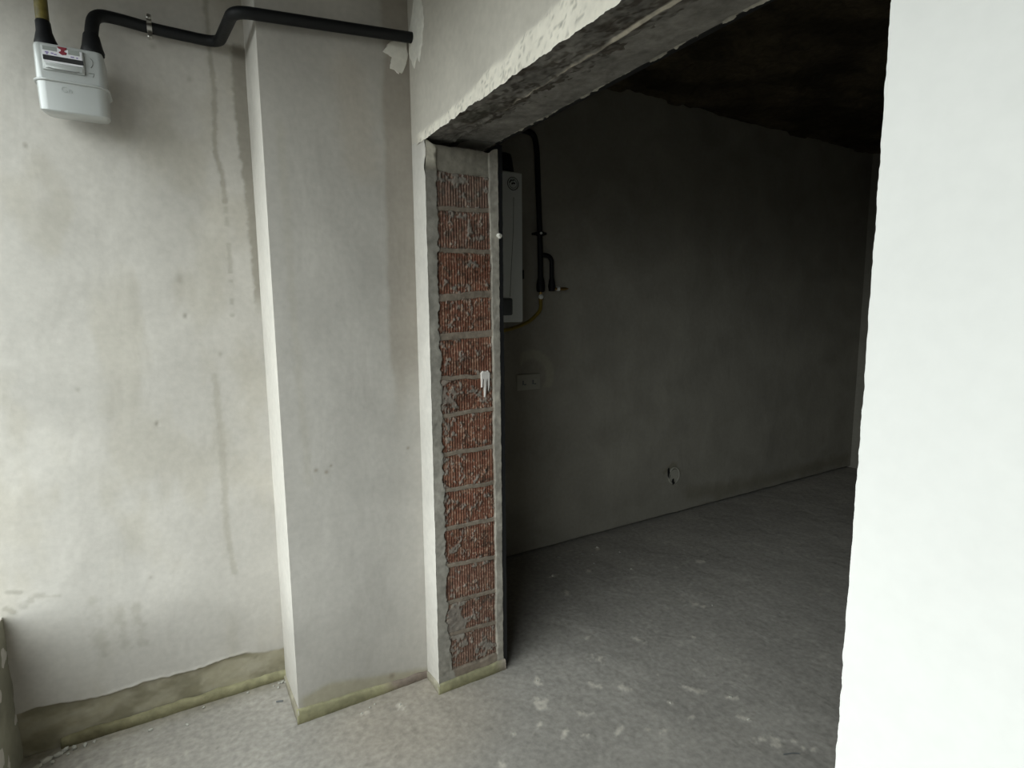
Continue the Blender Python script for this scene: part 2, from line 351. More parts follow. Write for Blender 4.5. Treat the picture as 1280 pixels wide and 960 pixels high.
def A_tint(a, b):
    x, z = A_xy(a, b)
    T = T3(1 + 0.14 * (fbm(x * 4, z * 4, 4, 21) - 0.5))
    T = mixc(T, (0.86, 0.84, 0.78), 0.5 * ss(0.5, 0.72, fbm(x * 7, z * 3.5, 4, 31)))
    T = mixc(T, (0.60, 0.585, 0.545), 0.95 * streak(x, z, [(0.262, 2.42), (0.262, 2.2), (0.276, 1.95), (0.284, 1.7), (0.288, 1.5)], 0.028, 0.008, 2, 0.016) * ss(1.46, 1.6, z))
    T = mixc(T, (0.66, 0.645, 0.60), 0.8 * streak(x, z, [(0.165, 2.7), (0.168, 2.4), (0.174, 2.28), (0.162, 2.07), (0.178, 1.99), (0.183, 1.9)], 0.008, 0.005, 3, 0.012))
    seg = ss(0.35, 0.6, vn(x * 0 + 1, z * 55, 7)); T = mixc(T, (0.66, 0.65, 0.61), 0.55 * seg * streak(x, z, [(0.183, 1.9), (0.184, 1.68), (0.178, 1.45)], 0.007, 0.004, 6, 0.006))
    T = mixc(T, (0.80, 0.79, 0.75), 0.75 * streak(x, z, [(0.107, 1.27), (0.112, 1.0), (0.106, 0.7), (0.12, 0.5)], 0.011, 0.007, 8, 0.016))
    T = mixc(T, (0.70, 0.69, 0.66), 0.7 * streak(x, z, [(-0.50, 0.548), (-0.475, 0.568), (-0.455, 0.562)], 0.010, 0.010, 12, 0.03))
    T = mixc(T, (0.75, 0.74, 0.70), 0.6 * streak(x, z, [(-0.455, 0.562), (-0.41, 0.552)], 0.003, 0.005, 19, 0.01))
    T = mixc(T, (0.70, 0.69, 0.66), 0.8 * streak(x, z, [(-0.54, 0.60), (-0.51, 0.592)], 0.006, 0.004, 13, 0.01))
    T = mixc(T, (0.68, 0.67, 0.63), 0.8 * streak(x, z, [(-0.55, 0.545), (-0.53, 0.53)], 0.008, 0.005, 14, 0.015))
    for i, (px, z0, z1, w) in enumerate(((-0.325, 0.52, 0.45, .012), (-0.316, 0.38, 0.32, .02), (-0.252, 0.47, 0.31, .016), (-0.20, 0.45, 0.31, .012))):
        T = mixc(T, (0.66, 0.65, 0.60), 0.42 * streak(x, z, [(px, z0), (px + .005, z1)], w * .8, 0.018, 15 + i, 0.05, 45))
    for px, pz, r in ((0.03, 1.49, .008), (-0.085, 1.11, .009), (-0.36, 2.02, .007), (-0.43, 2.04, .009), (-0.30, 1.25, .006), (0.13, 1.35, .008), (0.10, 2.3, .009), (0.0, 2.385, .009), (0.02, 1.62, .015), (-0.15, 0.55, .005)):
        T = mixc(T, (0.62, 0.6, 0.56), 0.55 * np.exp(-((x - px) ** 2 + ((z - pz) * .8) ** 2) / r ** 2))
    e = 1 - ss(-0.006, 0.003, z - band_z(x))
    T = mixc(T, (0.62, 0.59, 0.43), e * (0.78 + 0.3 * (fbm(x * 12, z * 25, 3, 40) - .5)))
    T = mixc(T, (0.40, 0.38, 0.27), e * 0.7 * ss(0.45, 0.7, fbm(x * 9, z * 18, 4, 44)))
    lip = (1 - ss(0.0, 0.007, np.abs(z - band_z(x) - 0.004))) * ss(0.2, 0.1, x) * ss(-0.42, -0.2, x)
    T = mixc(T, (1.18, 1.17, 1.12), lip * 0.7)
    return T
wa = Parts()
wa.grid((XW - 0.01, YA, 0), (X, XP + 0.02 - XW), (Z, ZC), 0.0042, A_h, A_tint)
wa.box(-0.80, YA + 0.02, 0, XP + 0.02, YA + 0.5, ZC)
wa.box(-0.80, YA, 0.50, XW - 0.01, YA + 0.03, ZC)
wall_n = struct(wa.build('wall_north', 'plaster'))

# ---- pier boxed out of the meter wall
def P_h(a, b): x = XP + a; return 0.003 * (fbm(x * 4, b * 3, 3, 51) - 0.5)
def P_tint(a, b):
    x = XP + a; z = b
    T = T3(0.90 + 0.14 * (fbm(x * 6, z * 3, 4, 52) - 0.5))
    T = mixc(T, (0.66, 0.625, 0.58), 0.8 * ss(0.67, 0.695, x + 0.03 * (fbm(z * 6, z * 0, 3, 4) - .5)) * ss(1.15, 1.5, z + 0.25 * vn(x * 40, z, 2)) )
    T = mixc(T, (0.86, 0.82, 0.77), 0.6 * streak(x, z, [(0.56, 2.3), (0.60, 2.0)], 0.05, 0.04, 5, 0.06, 20))
    T = mixc(T, (0.86, 0.85, 0.81), 0.55 * streak(x, z, [(0.335, 2.1), (0.34, 1.6), (0.36, 0.9)], 0.012, 0.012, 9, 0.02))
    tri = 1 - ss(-0.02, 0.012, z - (0.115 - 0.11 * np.abs(x - 0.40) ** 1.0 * 1.9 + 0.012 * fbm(x * 20, z * 0, 2, 3)))
    T = mixc(T, (0.72, 0.69, 0.53), 0.75 * tri * ss(0.27, 0.31, x))
    for px, pz, r in ((0.387, 0.941, .007), (0.423, 0.929, .008), (0.44, 0.95, .005), (0.732, 0.976, .006), (0.634, 0.058, .012)):
        T = mixc(T, (0.5, 0.45, 0.38), 0.8 * np.exp(-((x - px) ** 2 + (z - pz) ** 2) / r ** 2))
    return T
pr = Parts()
pr.grid((XP, YP, 0), (X, XE + 0.004 - XP), (Z, ZC), 0.005, P_h, P_tint)
pr.grid((XP, YP, 0), (Y, -1e-9 + YA + 0.01 - YP), (Z, ZC), 0.006, None, lambda a, b: T3(1.15 + 0.05 * (fbm(a * 8, b * 5, 3, 61) - 0.5)), None)  # side facing the window painted lighter, its light put into the tint
pr.V[-1][:, 0] = XP + 0.0025 * (fbm(pr.V[-1][:, 1] * 7, pr.V[-1][:, 2] * 6, 3, 62) - 0.5) * ss(0, 0.02, pr.V[-1][:, 1] - YP)
pr.Q[-1] = pr.Q[-1][:, ::-1]
pr.box(XP + 0.006, YP + 0.006, 0, XE + 0.02, YA + 0.3, ZC)
pier = struct(pr.build('wall_pier', 'plaster'))

# ---- east partition with the opening: body, lintel, jamb, bricks
YT = 2.03
we = Parts()
def W_h_top(a, b):
    y = YT + 0.005 - a; z = ZL + b
    bw = 0.035 + 0.055 * ss(1.85, 0.9, y) + 0.03 * (fbm(y * 9, z * 9, 3, 71) - 0.5)
    r = (1 - ss(bw - 0.012, bw + 0.006, b)) * ss(1.99, 1.93, y)
    return 0.002 * (fbm(y * 3, z * 3, 3, 70) - 0.5) + r * (0.003 + 0.009 * (fbm(y * 60, z * 60, 4, 72) - 0.35))
def W_t_top(a, b):
    y = YT + 0.005 - a; z = ZL + b
    bw = 0.035 + 0.055 * ss(1.85, 0.9, y) + 0.03 * (fbm(y * 9, z * 9, 3, 71) - 0.5)
    r = (1 - ss(bw - 0.015, bw + 0.01, b)) * ss(1.99, 1.93, y)
    T = T3(1.15 + 0.05 * (fbm(y * 4, z * 4, 3, 73) - 0.5), (1, 0.985, 0.95))  # same plaster as the pier, tinted lighter to carry the window light
    T = mixc(T, (1.72, 1.7, 1.62), r * 0.9)
    T = mixc(T, (0.55, 0.54, 0.50), r * 0.6 * (1 - ss(0.008, 0.03, np.abs(fbm(y * 45, z * 70, 3, 75) - 0.5))) * ss(0.5, 0.6, fbm(y * 25, z * 25, 2, 74)))
    return mixc(T, (0.5, 0.49, 0.45), r * 0.5 * ss(0.60, 0.78, fbm(y * 95, z * 95, 4, 76)))
def W_j_top(a, b, la, lb):
    y = YT - a; w = (1 - ss(0, 0.02, b)); return 0, w * (0.016 * (fbm(y * 30, y * 0, 4, 76) - 0.45) - 0.006)
# front plaster: above the opening, left strip, right wall
we.grid((XE, YT + 0.005, ZL), (nY, YT + 0.005 - YS), (Z, ZC - ZL), 0.006, None, W_t_top, W_j_top)
V = we.V[-1]; hh = W_h_top(YT + 0.005 - V[:, 1], V[:, 2] - ZL); V[:, 0] -= hh
def strip_j(a, b, la, lb):
    e = ss(0, 0.03, a - (la - 0.035)); k = 0.006 * (fbm(b * 40, b * 0, 3, 78) - 0.5) + 0.03 * ss(1.97, 2.05, b) * fbm(b * 30, b * 0 + 4, 3, 79) - 0.012 * ss(1.97, 2.0, b)
    return e * k, 0
we.grid((XE, YT + 0.005, 0.0), (nY, YT + 0.005 - YJ), (Z, ZL + 0.004), 0.004, None, lambda a, b: T3(1.15 + 0.06 * (fbm(a * 8, b * 4, 3, 77) - 0.5)), strip_j)  # strip shares the lighter tint painted for window light
def right_j(a, b, la, lb):
    e = 1 - ss(0, 0.02, a); k = 0.0042 * (fbm(b * 60, b * 0, 4, 80) - 0.5) + 0.002 * (vn(b * 9, b * 0, 81) - 0.5); return e * k, 0
# reveal of the near side of the opening, body blocks
we.grid((XB, YO, 0), (nX, XB - XE), (Z, ZL + 0.02), 0.01)
we.V[-1][:, 1] = YO - 0.002; we.Q[-1] = we.Q[-1][:, ::-1]
we.box(XE + 0.004, YS, 0, XB, YO - 0.004, ZC)
we.box(XE + 0.006, YO - 0.01, ZL + 0.03, XB - 0.002, YP + 0.01, ZC)
we.box(XE + 0.004, YJ + 0.03, 0, XB - 0.003, YF + 0.02, 2.06)
we.box(XE + 0.004, YJ + 0.13, 2.06, XB - 0.003, YF + 0.02, ZC)
wall_e = struct(we.build('wall_east', 'plaster'))
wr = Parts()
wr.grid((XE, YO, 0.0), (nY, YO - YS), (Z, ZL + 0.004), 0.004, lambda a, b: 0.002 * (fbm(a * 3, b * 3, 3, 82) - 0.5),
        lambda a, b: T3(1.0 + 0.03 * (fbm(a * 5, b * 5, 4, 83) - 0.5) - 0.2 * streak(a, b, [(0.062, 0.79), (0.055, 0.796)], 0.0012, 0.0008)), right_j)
wr.build('plaster_coat', 'plaster_lit', wall_e)['label'] = 'pale plaster coat with window light put into its colour'

def L_h(a, b):
    x = XE + a; y = 2.06 - b                               # underside; normal is down
    h = 0.006 * (fbm(x * 22, y * 22, 4, 90) - 0.5) + 0.010 * (fbm(x * 60, y * 35, 4, 91) - 0.5) * ss(0.35, 0.6, fbm(x * 6, y * 4, 3, 92) + 0.1)
    mid = 0.905 + 0.012 * (fbm(y * 5, y * 0, 3, 93) - 0.5)
    h = h - 0.008 * ss(mid - 0.003, mid + 0.004, x) + 0.006 * (1 - ss(0.003, 0.009, np.abs(x - mid)))
    h = h + 0.010 * ss(XB - 0.012, XB, x) * (0.5 + fbm(y * 40, y * 0, 3, 94))
    return h - 0.004
def L_tint(a, b):
    x = XE + a; y = 2.06 - b
    mid = 0.905 + 0.012 * (fbm(y * 5, y * 0, 3, 93) - 0.5)
    w = 0.006 + 0.008 * ss(1.5, 0.9, y)
    T = T3(0.88 + 0.35 * (fbm(x * 14, y * 14, 4, 95) - 0.5))
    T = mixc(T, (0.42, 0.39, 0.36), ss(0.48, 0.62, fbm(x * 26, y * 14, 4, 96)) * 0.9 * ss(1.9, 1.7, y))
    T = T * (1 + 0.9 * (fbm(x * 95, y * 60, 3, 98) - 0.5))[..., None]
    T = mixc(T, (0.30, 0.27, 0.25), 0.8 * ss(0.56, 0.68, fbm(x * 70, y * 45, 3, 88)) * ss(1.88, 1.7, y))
    T = mixc(T, (0.50, 0.52, 0.46), 0.4 * streak(x, y, [(0.83, 1.70), (0.86, 1.55)], 0.03, 0.02, 3, 0.03))
    m = 1 - ss(w * 0.7, w * 1.3, np.abs(x - mid - 0.004) + 0.012 * (fbm(x * 60, y * 30, 3, 97) - 0.5))
    T = mixc(T, (2.6, 2.5, 2.3), m * 1.0 * ss(1.60, 1.45, y))
    T = mixc(T, (1.6, 1.58, 1.48), ss(XB - 0.008, XB - 0.002, x))
    return T
lt = Parts()
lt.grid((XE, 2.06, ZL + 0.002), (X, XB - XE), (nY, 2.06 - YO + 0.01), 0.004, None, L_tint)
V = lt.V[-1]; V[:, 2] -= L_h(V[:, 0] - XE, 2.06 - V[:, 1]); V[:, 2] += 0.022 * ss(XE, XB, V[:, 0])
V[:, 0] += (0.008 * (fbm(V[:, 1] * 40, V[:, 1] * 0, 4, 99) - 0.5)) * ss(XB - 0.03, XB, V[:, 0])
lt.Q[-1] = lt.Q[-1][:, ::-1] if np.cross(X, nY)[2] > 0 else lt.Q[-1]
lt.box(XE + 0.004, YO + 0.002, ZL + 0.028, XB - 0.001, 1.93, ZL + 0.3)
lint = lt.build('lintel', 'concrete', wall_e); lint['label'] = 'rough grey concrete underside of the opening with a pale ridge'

# ---- jamb of bare clay bricks
J = [(2.000, 2.000), (1.865, 1.873), (1.719, 1.720), (1.548, 1.565), (1.403, 1.412), (1.252, 1.247), (1.108, 1.117), (0.960, 0.963), (0.818, 0.815),
     (0.667, 0.662), (0.515, 0.502), (0.362, 0.357), (0.229, 0.216), (0.066, 0.074)]
XL0, XR0 = 0.832, 1.043
def edge_l(z):
    e = 0.829 + 0.022 * (fbm(z * 40, z * 0, 4, 101) - 0.5) + 0.008 * (vn(z * 9, z * 0, 102) - .5)
    e = e + 0.016 * np.exp(-((z - 0.50) / 0.022) ** 2) - 0.014 * np.exp(-((z - 0.30) / 0.02) ** 2) + 0.012 * ss(0.24, 0.2, z) + 0.02 * ss(0.10, 0.05, z)
    return e
def edge_r(z): return 1.046 + 0.007 * (fbm(z * 22, z * 0, 3, 104) - 0.5) - 0.008 * ss(1.6, 2.0, z)
def jz(k, x): t = (x - XL0) / (XR0 - XL0); return J[k][0] + (J[k][1] - J[k][0]) * t + 0.008 * (fbm(x * 30, x * 0 + k * 5, 3, 105) - 0.5)
def smear(x, z):
    """where mortar has run over the bricks"""
    n = 0.62 * fbm(x * 40, z * 40, 4, 110) + 0.38 * fbm(x * 150, z * 110, 3, 109)
    bias = 0.012 + 0 * x
    bias = bias + 0.13 * streak(x, z, [(0.90, 1.97), (0.93, 1.92), (0.985, 1.875)], 0.014, 0.02) + 0.10 * ss(1.90, 1.99, z)
    bias = bias + 0.13 * streak(x, z, [(0.955, 1.86), (0.985, 1.80), (0.99, 1.75)], 0.012, 0.03) + 0.10 * streak(x, z, [(0.92, 1.85), (0.94, 1.76)], 0.012, 0.03)
    bias = bias + 0.13 * (1 - ss(0.850, 0.905, x)) * ss(1.36, 1.28, z) * ss(0.96, 1.05, z)
    bias = bias + 0.10 * (1 - ss(0.86, 0.92, x)) * ss(0.95, 0.9, z) * ss(0.74, 0.8, z)
    bias = bias + 0.16 * (1 - ss(0.86, 0.93, x)) * ss(0.42, 0.34, z)
    bias = bias + 0.20 * streak(x, z, [(0.85, 0.26), (0.88, 0.24), (0.90, 0.20)], 0.03, 0.03) + 0.2 * streak(x, z, [(1.02, 0.20), (1.0, 0.10)], 0.03, 0.02)
    bias = bias + 0.10 * streak(x, z, [(0.86, 1.20), (0.87, 1.14)], 0.04, 0.03)
    return ss(0.575, 0.70, n + bias)
def mort_h(x, z):
    h = np.full_like(x, -0.016)
    jn = np.zeros_like(x)
    for k in range(1, 13):
        w = 0.0075 + (0.005 if k in (3, 4) else 0)
        jn = np.maximum(jn, 1 - ss(w, w + 0.003, np.abs(z - jz(k, x))))
    h = h + 0.0125 * jn + 0.002 * (fbm(x * 70, z * 70, 3, 111) - 0.5)
    side = np.maximum(1 - ss(-0.002, 0.0025, x - edge_l(z)), ss(-0.0025, 0.002, x - edge_r(z)))
    top = ss(-0.006, 0.004, z - (1.992 + 0.014 * (fbm(x * 30, z * 0, 3, 112) - 0.5)))
    bot = 1 - ss(-0.006, 0.004, z - (0.078 + 0.02 * (fbm(x * 25, z * 0, 3, 113) - 0.5)))
    flat = np.maximum(np.maximum(side, top * 0.8), bot)
    h = h * (1 - flat) + flat * (0.0015 * (fbm(x * 25, z * 25, 3, 114) - 0.5))
    chip = ss(1.99, 2.03, z) * (1 - ss(0.0, 0.02, x - 0.800 - 0.034 * fbm(z * 40, x * 15, 3, 115)))
    h = h + chip * 0.006
    return h
def mort_t(x, z):
    T = T3(1.0 + 0.4 * (fbm(x * 18, z * 18, 4, 116) - 0.5) + 0.25 * (fbm(x * 120, z * 120, 2, 121) - 0.5))
    side = 1 - ss(-0.002, 0.002, x - edge_l(z)); T = mixc(T, (1.0, 1.0, 0.93), side * 0.5)
    rs = ss(-0.002, 0.002, x - edge_r(z)); T = mixc(T, (1.16, 1.14, 1.08), rs * 0.8); T = mixc(T, (1.5, 1.48, 1.4), rs * ss(0.5, 0.68, fbm(x * 60, z * 25, 3, 118)) * 0.6)
    T = mixc(T, (0.76, 0.65, 0.55), (1 - side) * (1 - rs) * 0.85 * (z < 1.99))
    T = mixc(T, (0.82, 0.80, 0.72), ss(1.985, 1.995, z) * (1 - rs) * 0.9)
    chip = ss(1.99, 2.03, z) * (1 - ss(0.0, 0.02, x - 0.800 - 0.034 * fbm(z * 40, x * 15, 3, 115))); T = mixc(T, (2.2, 2.18, 2.0), chip)
    return T
mo = Parts()
mo.grid((XE + 0.001, YJ, 0.0), (X, XB - XE - 0.001), (Z, 2.081), 0.0026,
        lambda a, b: mort_h(a + XE + 0.001, b), lambda a, b: mort_t(a + XE + 0.001, b),
        lambda a, b, la, lb: (0.006 * (fbm(b * 45, b * 0, 3, 117) - 0.5) * ss(0, 0.02, a - la + 0.02), ss(0, 0.02, b - lb + 0.02) * (0.007 * (fbm(a * 60, a * 0, 3, 119) - 0.5) + 0.016 * ss(0.25, 0.28, a) + 0.01 * ss(0.03, 0.0, a))))
mo.box(XE + 0.003, YJ + 0.018, 0, XB - 0.004, YJ + 0.06, 2.070, tint=(0.7, 0.7, 0.7))
mo.build('mortar', 'mortar', wall_e)
PITCH = 0.0107
def brick(k):
    def h(a, b, x, z):
        ph = (x - XL0) / PITCH + 0.06 * k
        rib = np.abs(((ph % 1) - 0.5) * 2) ** 1.4
        broke = ss(0.52, 0.62, fbm(x * 30, z * 30, 3, 130 + k))
        s = smear(x, z)
        hh = -0.0052 - 0.0055 * rib * (1 - 0.55 * broke) - 0.004 * broke * fbm(x * 90, z * 90, 3, 140) + 0.0016 * (fbm(x * 60, z * 60, 3, 141) - 0.5)
        hh = hh - 0.006 * ss(0.010, 0.0, np.minimum(x - x0, x1 - x) + 0.006 * (fbm(x * 50, z * 50, 2, 142) - .3))
        return hh * (1 - s) + s * (-0.0030 + 0.004 * (fbm(x * 80, z * 80, 3, 143) - 0.5))
    x0, x1 = XL0 - 0.008, XR0 + 0.006
    na, nb = 100, 52
    u, v = np.meshgrid(np.linspace(0, 1, na), np.linspace(0, 1, nb), indexing='ij')
    x = x0 + (x1 - x0) * u
    gap = 0.006
    zt = jz(k, x) - gap; zb = jz(k + 1, x) + gap; z = zb + (zt - zb) * v
    hh = h(u, v, x, z); s = smear(x, z)
    rim = np.minimum(v, 1 - v) * nb; hh = hh - 0.004 * np.clip(1 - rim / 1.5, 0, 1)
    P = np.stack([x, YJ - hh, z], -1)
    ph = (x - XL0) / PITCH + 0.06 * k; groove = np.abs(((ph % 1) - 0.5) * 2) ** 1.4
    hue = 0.8 + 0.35 * vn(np.array([k * 1.7]), np.array([0.0]), 5)[0]
    T = T3(hue * (1 + 0.35 * (fbm(x * 16, z * 16, 3, 150 + k) - 0.5)), (1, 1, 1))
    T = mixc(T, (0.30, 0.42, 0.5), 0.65 * groove)                        # grooves darker than the ribs
    T = mixc(T, (1.7, 2.5, 2.7), 0.55 * ss(0.50, 0.70, fbm(x * 75, z * 30, 3, 160)) * (1 - groove))   # cement film on the ribs
    T = mixc(T, (0.22, 0.35, 0.4), 0.8 * ss(0.60, 0.76, fbm(x * 55, z * 55, 3, 170)))
    T = mixc(T, (2.3, 4.4, 5.4), 0.5 * ss(0.66, 0.82, vn(x * 230, z * 150, 171)))
    top = {0: 0.45, 1: 0.25, 10: 0.2, 11: 0.25, 12: 0.35}.get(k, 0.08)
    T = mixc(T, (0.98, 2.3, 3.3), np.full_like(x, top))
    T = mixc(T, (1.25, 3.1, 4.5), s * 0.75)
    idx = np.arange(na * nb).reshape(na, nb)
    Q = np.stack([idx[:-1, :-1], idx[1:, :-1], idx[1:, 1:], idx[:-1, 1:]], -1).reshape(-1, 4)
    p = Parts(); p.add(P.reshape(-1, 3), Q, T.reshape(-1, 3))
    ring = np.concatenate([idx[:, 0], idx[-1, 1:], idx[-2::-1, -1], idx[0, -2:0:-1]])
    tp = P.reshape(-1, 3)[ring]; lo = tp.copy(); lo[:, 1] = YJ + 0.024; n = len(ring); i = np.arange(n); j = (i + 1) % n
    p.add(np.concatenate([tp, lo]), np.stack([j, i, i + n, j + n], -1), np.tile(T.reshape(-1, 3)[ring], (2, 1)))
    return p.build('brick', 'brick', wall_e)
for k in range(13): brick(k)

bm = bmesh.new()                                                          # splash of white paint on the bricks
slab(bm, [(0.992, 1.262), (1.000, 1.270), (1.012, 1.268), (1.024, 1.270), (1.031, 1.262), (1.029, 1.215), (1.025, 1.19), (1.022, 1.235), (1.017, 1.24), (1.013, 1.20), (1.010, 1.165),
          (1.006, 1.165), (1.004, 1.24), (0.999, 1.24), (0.996, 1.205), (0.993, 1.205)], 1, YJ + 0.004, 0.0075, 0.0008, 2)
pd = bm_obj('paint_drip', bm, 'white_paint', wall_e); pd['label'] = 'white paint drip on the bricks'
bm = bmesh.new(); g = bmesh.ops.create_icosphere(bm, subdivisions=2, radius=0.0105)
for v in g['verts']: v.co = Vector((1.078, 1.900, 1.782)) + v.co * random.uniform(0.75, 1.2)
pk = bm_obj('plaster_lump', bm, 'patch', wall_e); pk['label'] = 'small pale plaster lump on the jamb edge'
# black strip added as the shade line behind the jamb and the lintel
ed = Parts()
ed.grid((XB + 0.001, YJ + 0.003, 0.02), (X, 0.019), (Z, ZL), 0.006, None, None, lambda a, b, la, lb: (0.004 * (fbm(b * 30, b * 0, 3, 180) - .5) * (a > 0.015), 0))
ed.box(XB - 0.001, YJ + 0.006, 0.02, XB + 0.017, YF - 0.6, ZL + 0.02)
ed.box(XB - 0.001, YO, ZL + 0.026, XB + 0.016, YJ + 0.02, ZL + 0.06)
eo = ed.build('edge_shade_strip', 'black', wall_e); eo['label'] = 'black strip standing in for shade along the far edge of the opening'

# plaster patches where the gas pipe goes through the corner
bm = bmesh.new(); slab(bm, [(0.690, 2.402), (0.708, 2.436), (0.74, 2.45), (0.781, 2.452), (0.782, 2.40), (0.762, 2.345), (0.745, 2.338), (0.713, 2.350), (0.718, 2.385)], 1, YP + 0.002, 0.006, 0.003, 4)
a_ = bm_obj('plaster_patch', bm, 'patch', pier); a_['label'] = 'pale plaster patch under the pipe'
bm = bmesh.new(); slab(bm, [(2.020, 2.41), (2.015, 2.47), (1.96, 2.56), (1.93, 2.60), (1.885, 2.52), (1.878, 2.46), (1.90, 2.40), (1.925, 2.352), (1.95, 2.375), (1.975, 2.345), (2.005, 2.38)], 0, XE + 0.001, 0.006, 0.004, 4)
a_ = bm_obj('plaster_patch', bm, 'patch', wall_e); a_['label'] = 'pale plaster patch round the pipe hole'

# ---- far room
def F_tint(a, b):
    x = XB + a; z = b
    T = T3(1 + 0.12 * (fbm(x * 3, z * 3, 4, 200) - 0.5))
    T = mixc(T, (0.62, 0.6, 0.52), 0.6 * streak(x, z, [(3.2, 0.10), (3.6, 0.07), (4.4, 0.07), (5.3, 0.08)], 0.05, 0.05, 3, 0.08, 12))
    arc = 1 - ss(0.030, 0.040, np.abs(np.hypot((x - 1.80), (z - 1.09)) - 0.13) + 0.012 * fbm(x * 40, z * 40, 2, 4))
    arc = arc * (z > 1.02) * (x > 1.72)
    T = mixc(T, (1.25, 1.24, 1.15), 0.8 * arc)
    T = mixc(T, (0.7, 0.69, 0.62), 0.8 * streak(x, z, [(2.93, 0.32), (3.02, 0.36), (3.08, 0.30), (3.03, 0.23)], 0.018, 0.012, 6, 0.03, 25))
    return T
wf = Parts()
def F_j(a, b, la, lb): return 0, (1 - ss(0, 0.05, b)) * 0.02 * (fbm(a * 9, a * 0, 4, 201) - 0.3)
def F_h(a, b): return 0.004 * (fbm(a * 2.5, b * 2.5, 3, 202) - 0.5)
wf.grid((XB, YF, 0.018), (X, XF + 0.02 - XB), (Z, ZC - 0.018), 0.012, F_h, F_tint, F_j)
wf.box(XB, YF + 0.035, 0, XF + 0.25, YF + 0.3, ZC)
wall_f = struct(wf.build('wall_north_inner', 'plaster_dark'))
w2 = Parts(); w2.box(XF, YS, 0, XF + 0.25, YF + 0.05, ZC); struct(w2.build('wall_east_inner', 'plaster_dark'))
w3 = Parts(); w3.box(-0.8, YS - 0.2, 0, XF + 0.25, YS, ZC); struct(w3.build('wall_south', 'plaster'))
def C_h(a, b):
    x = XB + a; y = b
    r = fbm(x * 2.5 + 2 * fbm(x * 3, y * 3, 2, 210), y * 5, 5, 211)
    return 0.05 * (r - 0.5) + 0.02 * ss(0.5, 0.55, fbm(x * 3, y * 4, 4, 212)) + 0.012 * (fbm(x * 22, y * 22, 3, 213) - .5)
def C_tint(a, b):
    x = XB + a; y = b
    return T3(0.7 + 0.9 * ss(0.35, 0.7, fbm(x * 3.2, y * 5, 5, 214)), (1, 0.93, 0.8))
ce = Parts()
ce.grid((XB, -0.2, ZC - 0.03), (X, XF - XB), (Y, YF + 0.25), 0.016, None, C_tint)
V = ce.V[-1]; V[:, 2] -= C_h(V[:, 0] - XB, V[:, 1]); ce.Q[-1] = ce.Q[-1][:, ::-1]
ce.box(-0.8, YS - 0.2, ZC + 0.001, XF + 0.25, YF + 0.3, ZC + 0.2)
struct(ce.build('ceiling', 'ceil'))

# ---- west wall: low parapet and head round the window
wp = Parts()
wp.grid((XW, YS, 0), (Y, YA + 0.02 - YS), (Z, 0.52), 0.010, lambda a, b: 0.012 * (fbm(a * 16, b * 16, 4, 220) - 0.5) - 0.004,
        lambda a, b: mixc(T3(0.46 + 0.25 * (fbm(a * 6, b * 6, 3, 221) - 0.5), (1, 1.02, 0.86)), (0.62, 0.64, 0.55), 0.5 * ss(0.5, 0.7, fbm(a * 9, b * 9, 3, 222))))
wp.box(XW - 0.2, YS, 0, XW - 0.006, YA + 0.02, WIN_Z0)
wp.box(XW - 0.2, YS, WIN_Z0, XW, WIN_Y0, ZC); wp.box(XW - 0.2, WIN_Y0, WIN_Z1, XW, YA + 0.02, ZC)
struct(wp.build('wall_west', 'plaster'))

# ---- yellow-green foam strips at the foot of the walls
def foam(name, lab, p0, p1, nrm, h0, h1, th=0.011, seed=0):
    p0 = np.array(p0, float); p1 = np.array(p1, float); L = np.hypot(*(p1 - p0)); n = max(6, int(L / 0.006)); t = np.linspace(0, 1, n)
    base = p0[None] + (p1 - p0)[None] * t[:, None]; nr = np.array(nrm, float)
    hz = h0 + (h1 - h0) * t + (0.016 if seed in (1, 2) else 0.008) * (fbm(t * L * 18, t * 0, 3, 230 + seed) - 0.5); w = th + 0.004 * (fbm(t * L * 22, t * 0, 3, 240 + seed) - 0.5)
    prof = [(0, -0.01), (1.0, -0.01), (1.0, 0.55), (0.92, 0.85), (0.65, 1.0), (0, 1.03)]
    rows = []
    for (o, z) in prof:
        xy = base + nr[None] * (w * o + (0.0012 * (fbm(t * L * 60, t * 0 + z * 3, 2, 250) - .5)))[:, None]
        rows.append(np.concatenate([xy, (hz * z if z >= 0 else hz * 0 + z)[:, None]], 1))
    P = np.stack(rows, 1); m = len(prof); idx = np.arange(n * m).reshape(n, m)
    Q = np.stack([idx[:-1, :-1], idx[1:, :-1], idx[1:, 1:], idx[:-1, 1:]], -1).reshape(-1, 4)
    ends = np.concatenate([[[idx[e, 0], idx[e, 1], idx[e, 2], idx[e, 3]], [idx[e, 0], idx[e, 3], idx[e, 4], idx[e, 5]]] for e in (0, -1)])
    T = T3(1 + 0.3 * (fbm(P[..., 0] * 20 + P[..., 1] * 20, P[..., 2] * 40, 3, 260) - .5))
    tt = np.repeat(t[:, None], m, 1); n3 = fbm(P[..., 0] * 12 + P[..., 1] * 12, P[..., 2] * 10, 3, 262)
    if seed == 1: T = mixc(T, (0.55, 0.52, 0.50), np.clip(0.75 - 0.5 * tt + (n3 - .5), 0, 1))
    if seed == 2: T = mixc(T, (0.72, 0.62, 0.85), ss(0.55, 0.8, tt + 0.3 * (n3 - .5)))
    if seed in (3, 4): T = mixc(T, (1.15, 1.1, 1.6), np.full_like(tt, 0.6))
    if seed == 5: T = mixc(T, (0.95, 0.88, 1.2), ss(0.8, 1, tt))
    pp = Parts(); pp.add(P.reshape(-1, 3), np.concatenate([Q, ends]), T.reshape(-1, 3)); o = pp.build(name, 'foam'); struct(o)
    return o
b1 = foam('baseboard_north', '', (XW + 0.10, YA + 0.012), (XP, YA + 0.008), (0, -1), 0.034, 0.036, 0.018, 1)
b1.active_material = M['foam']
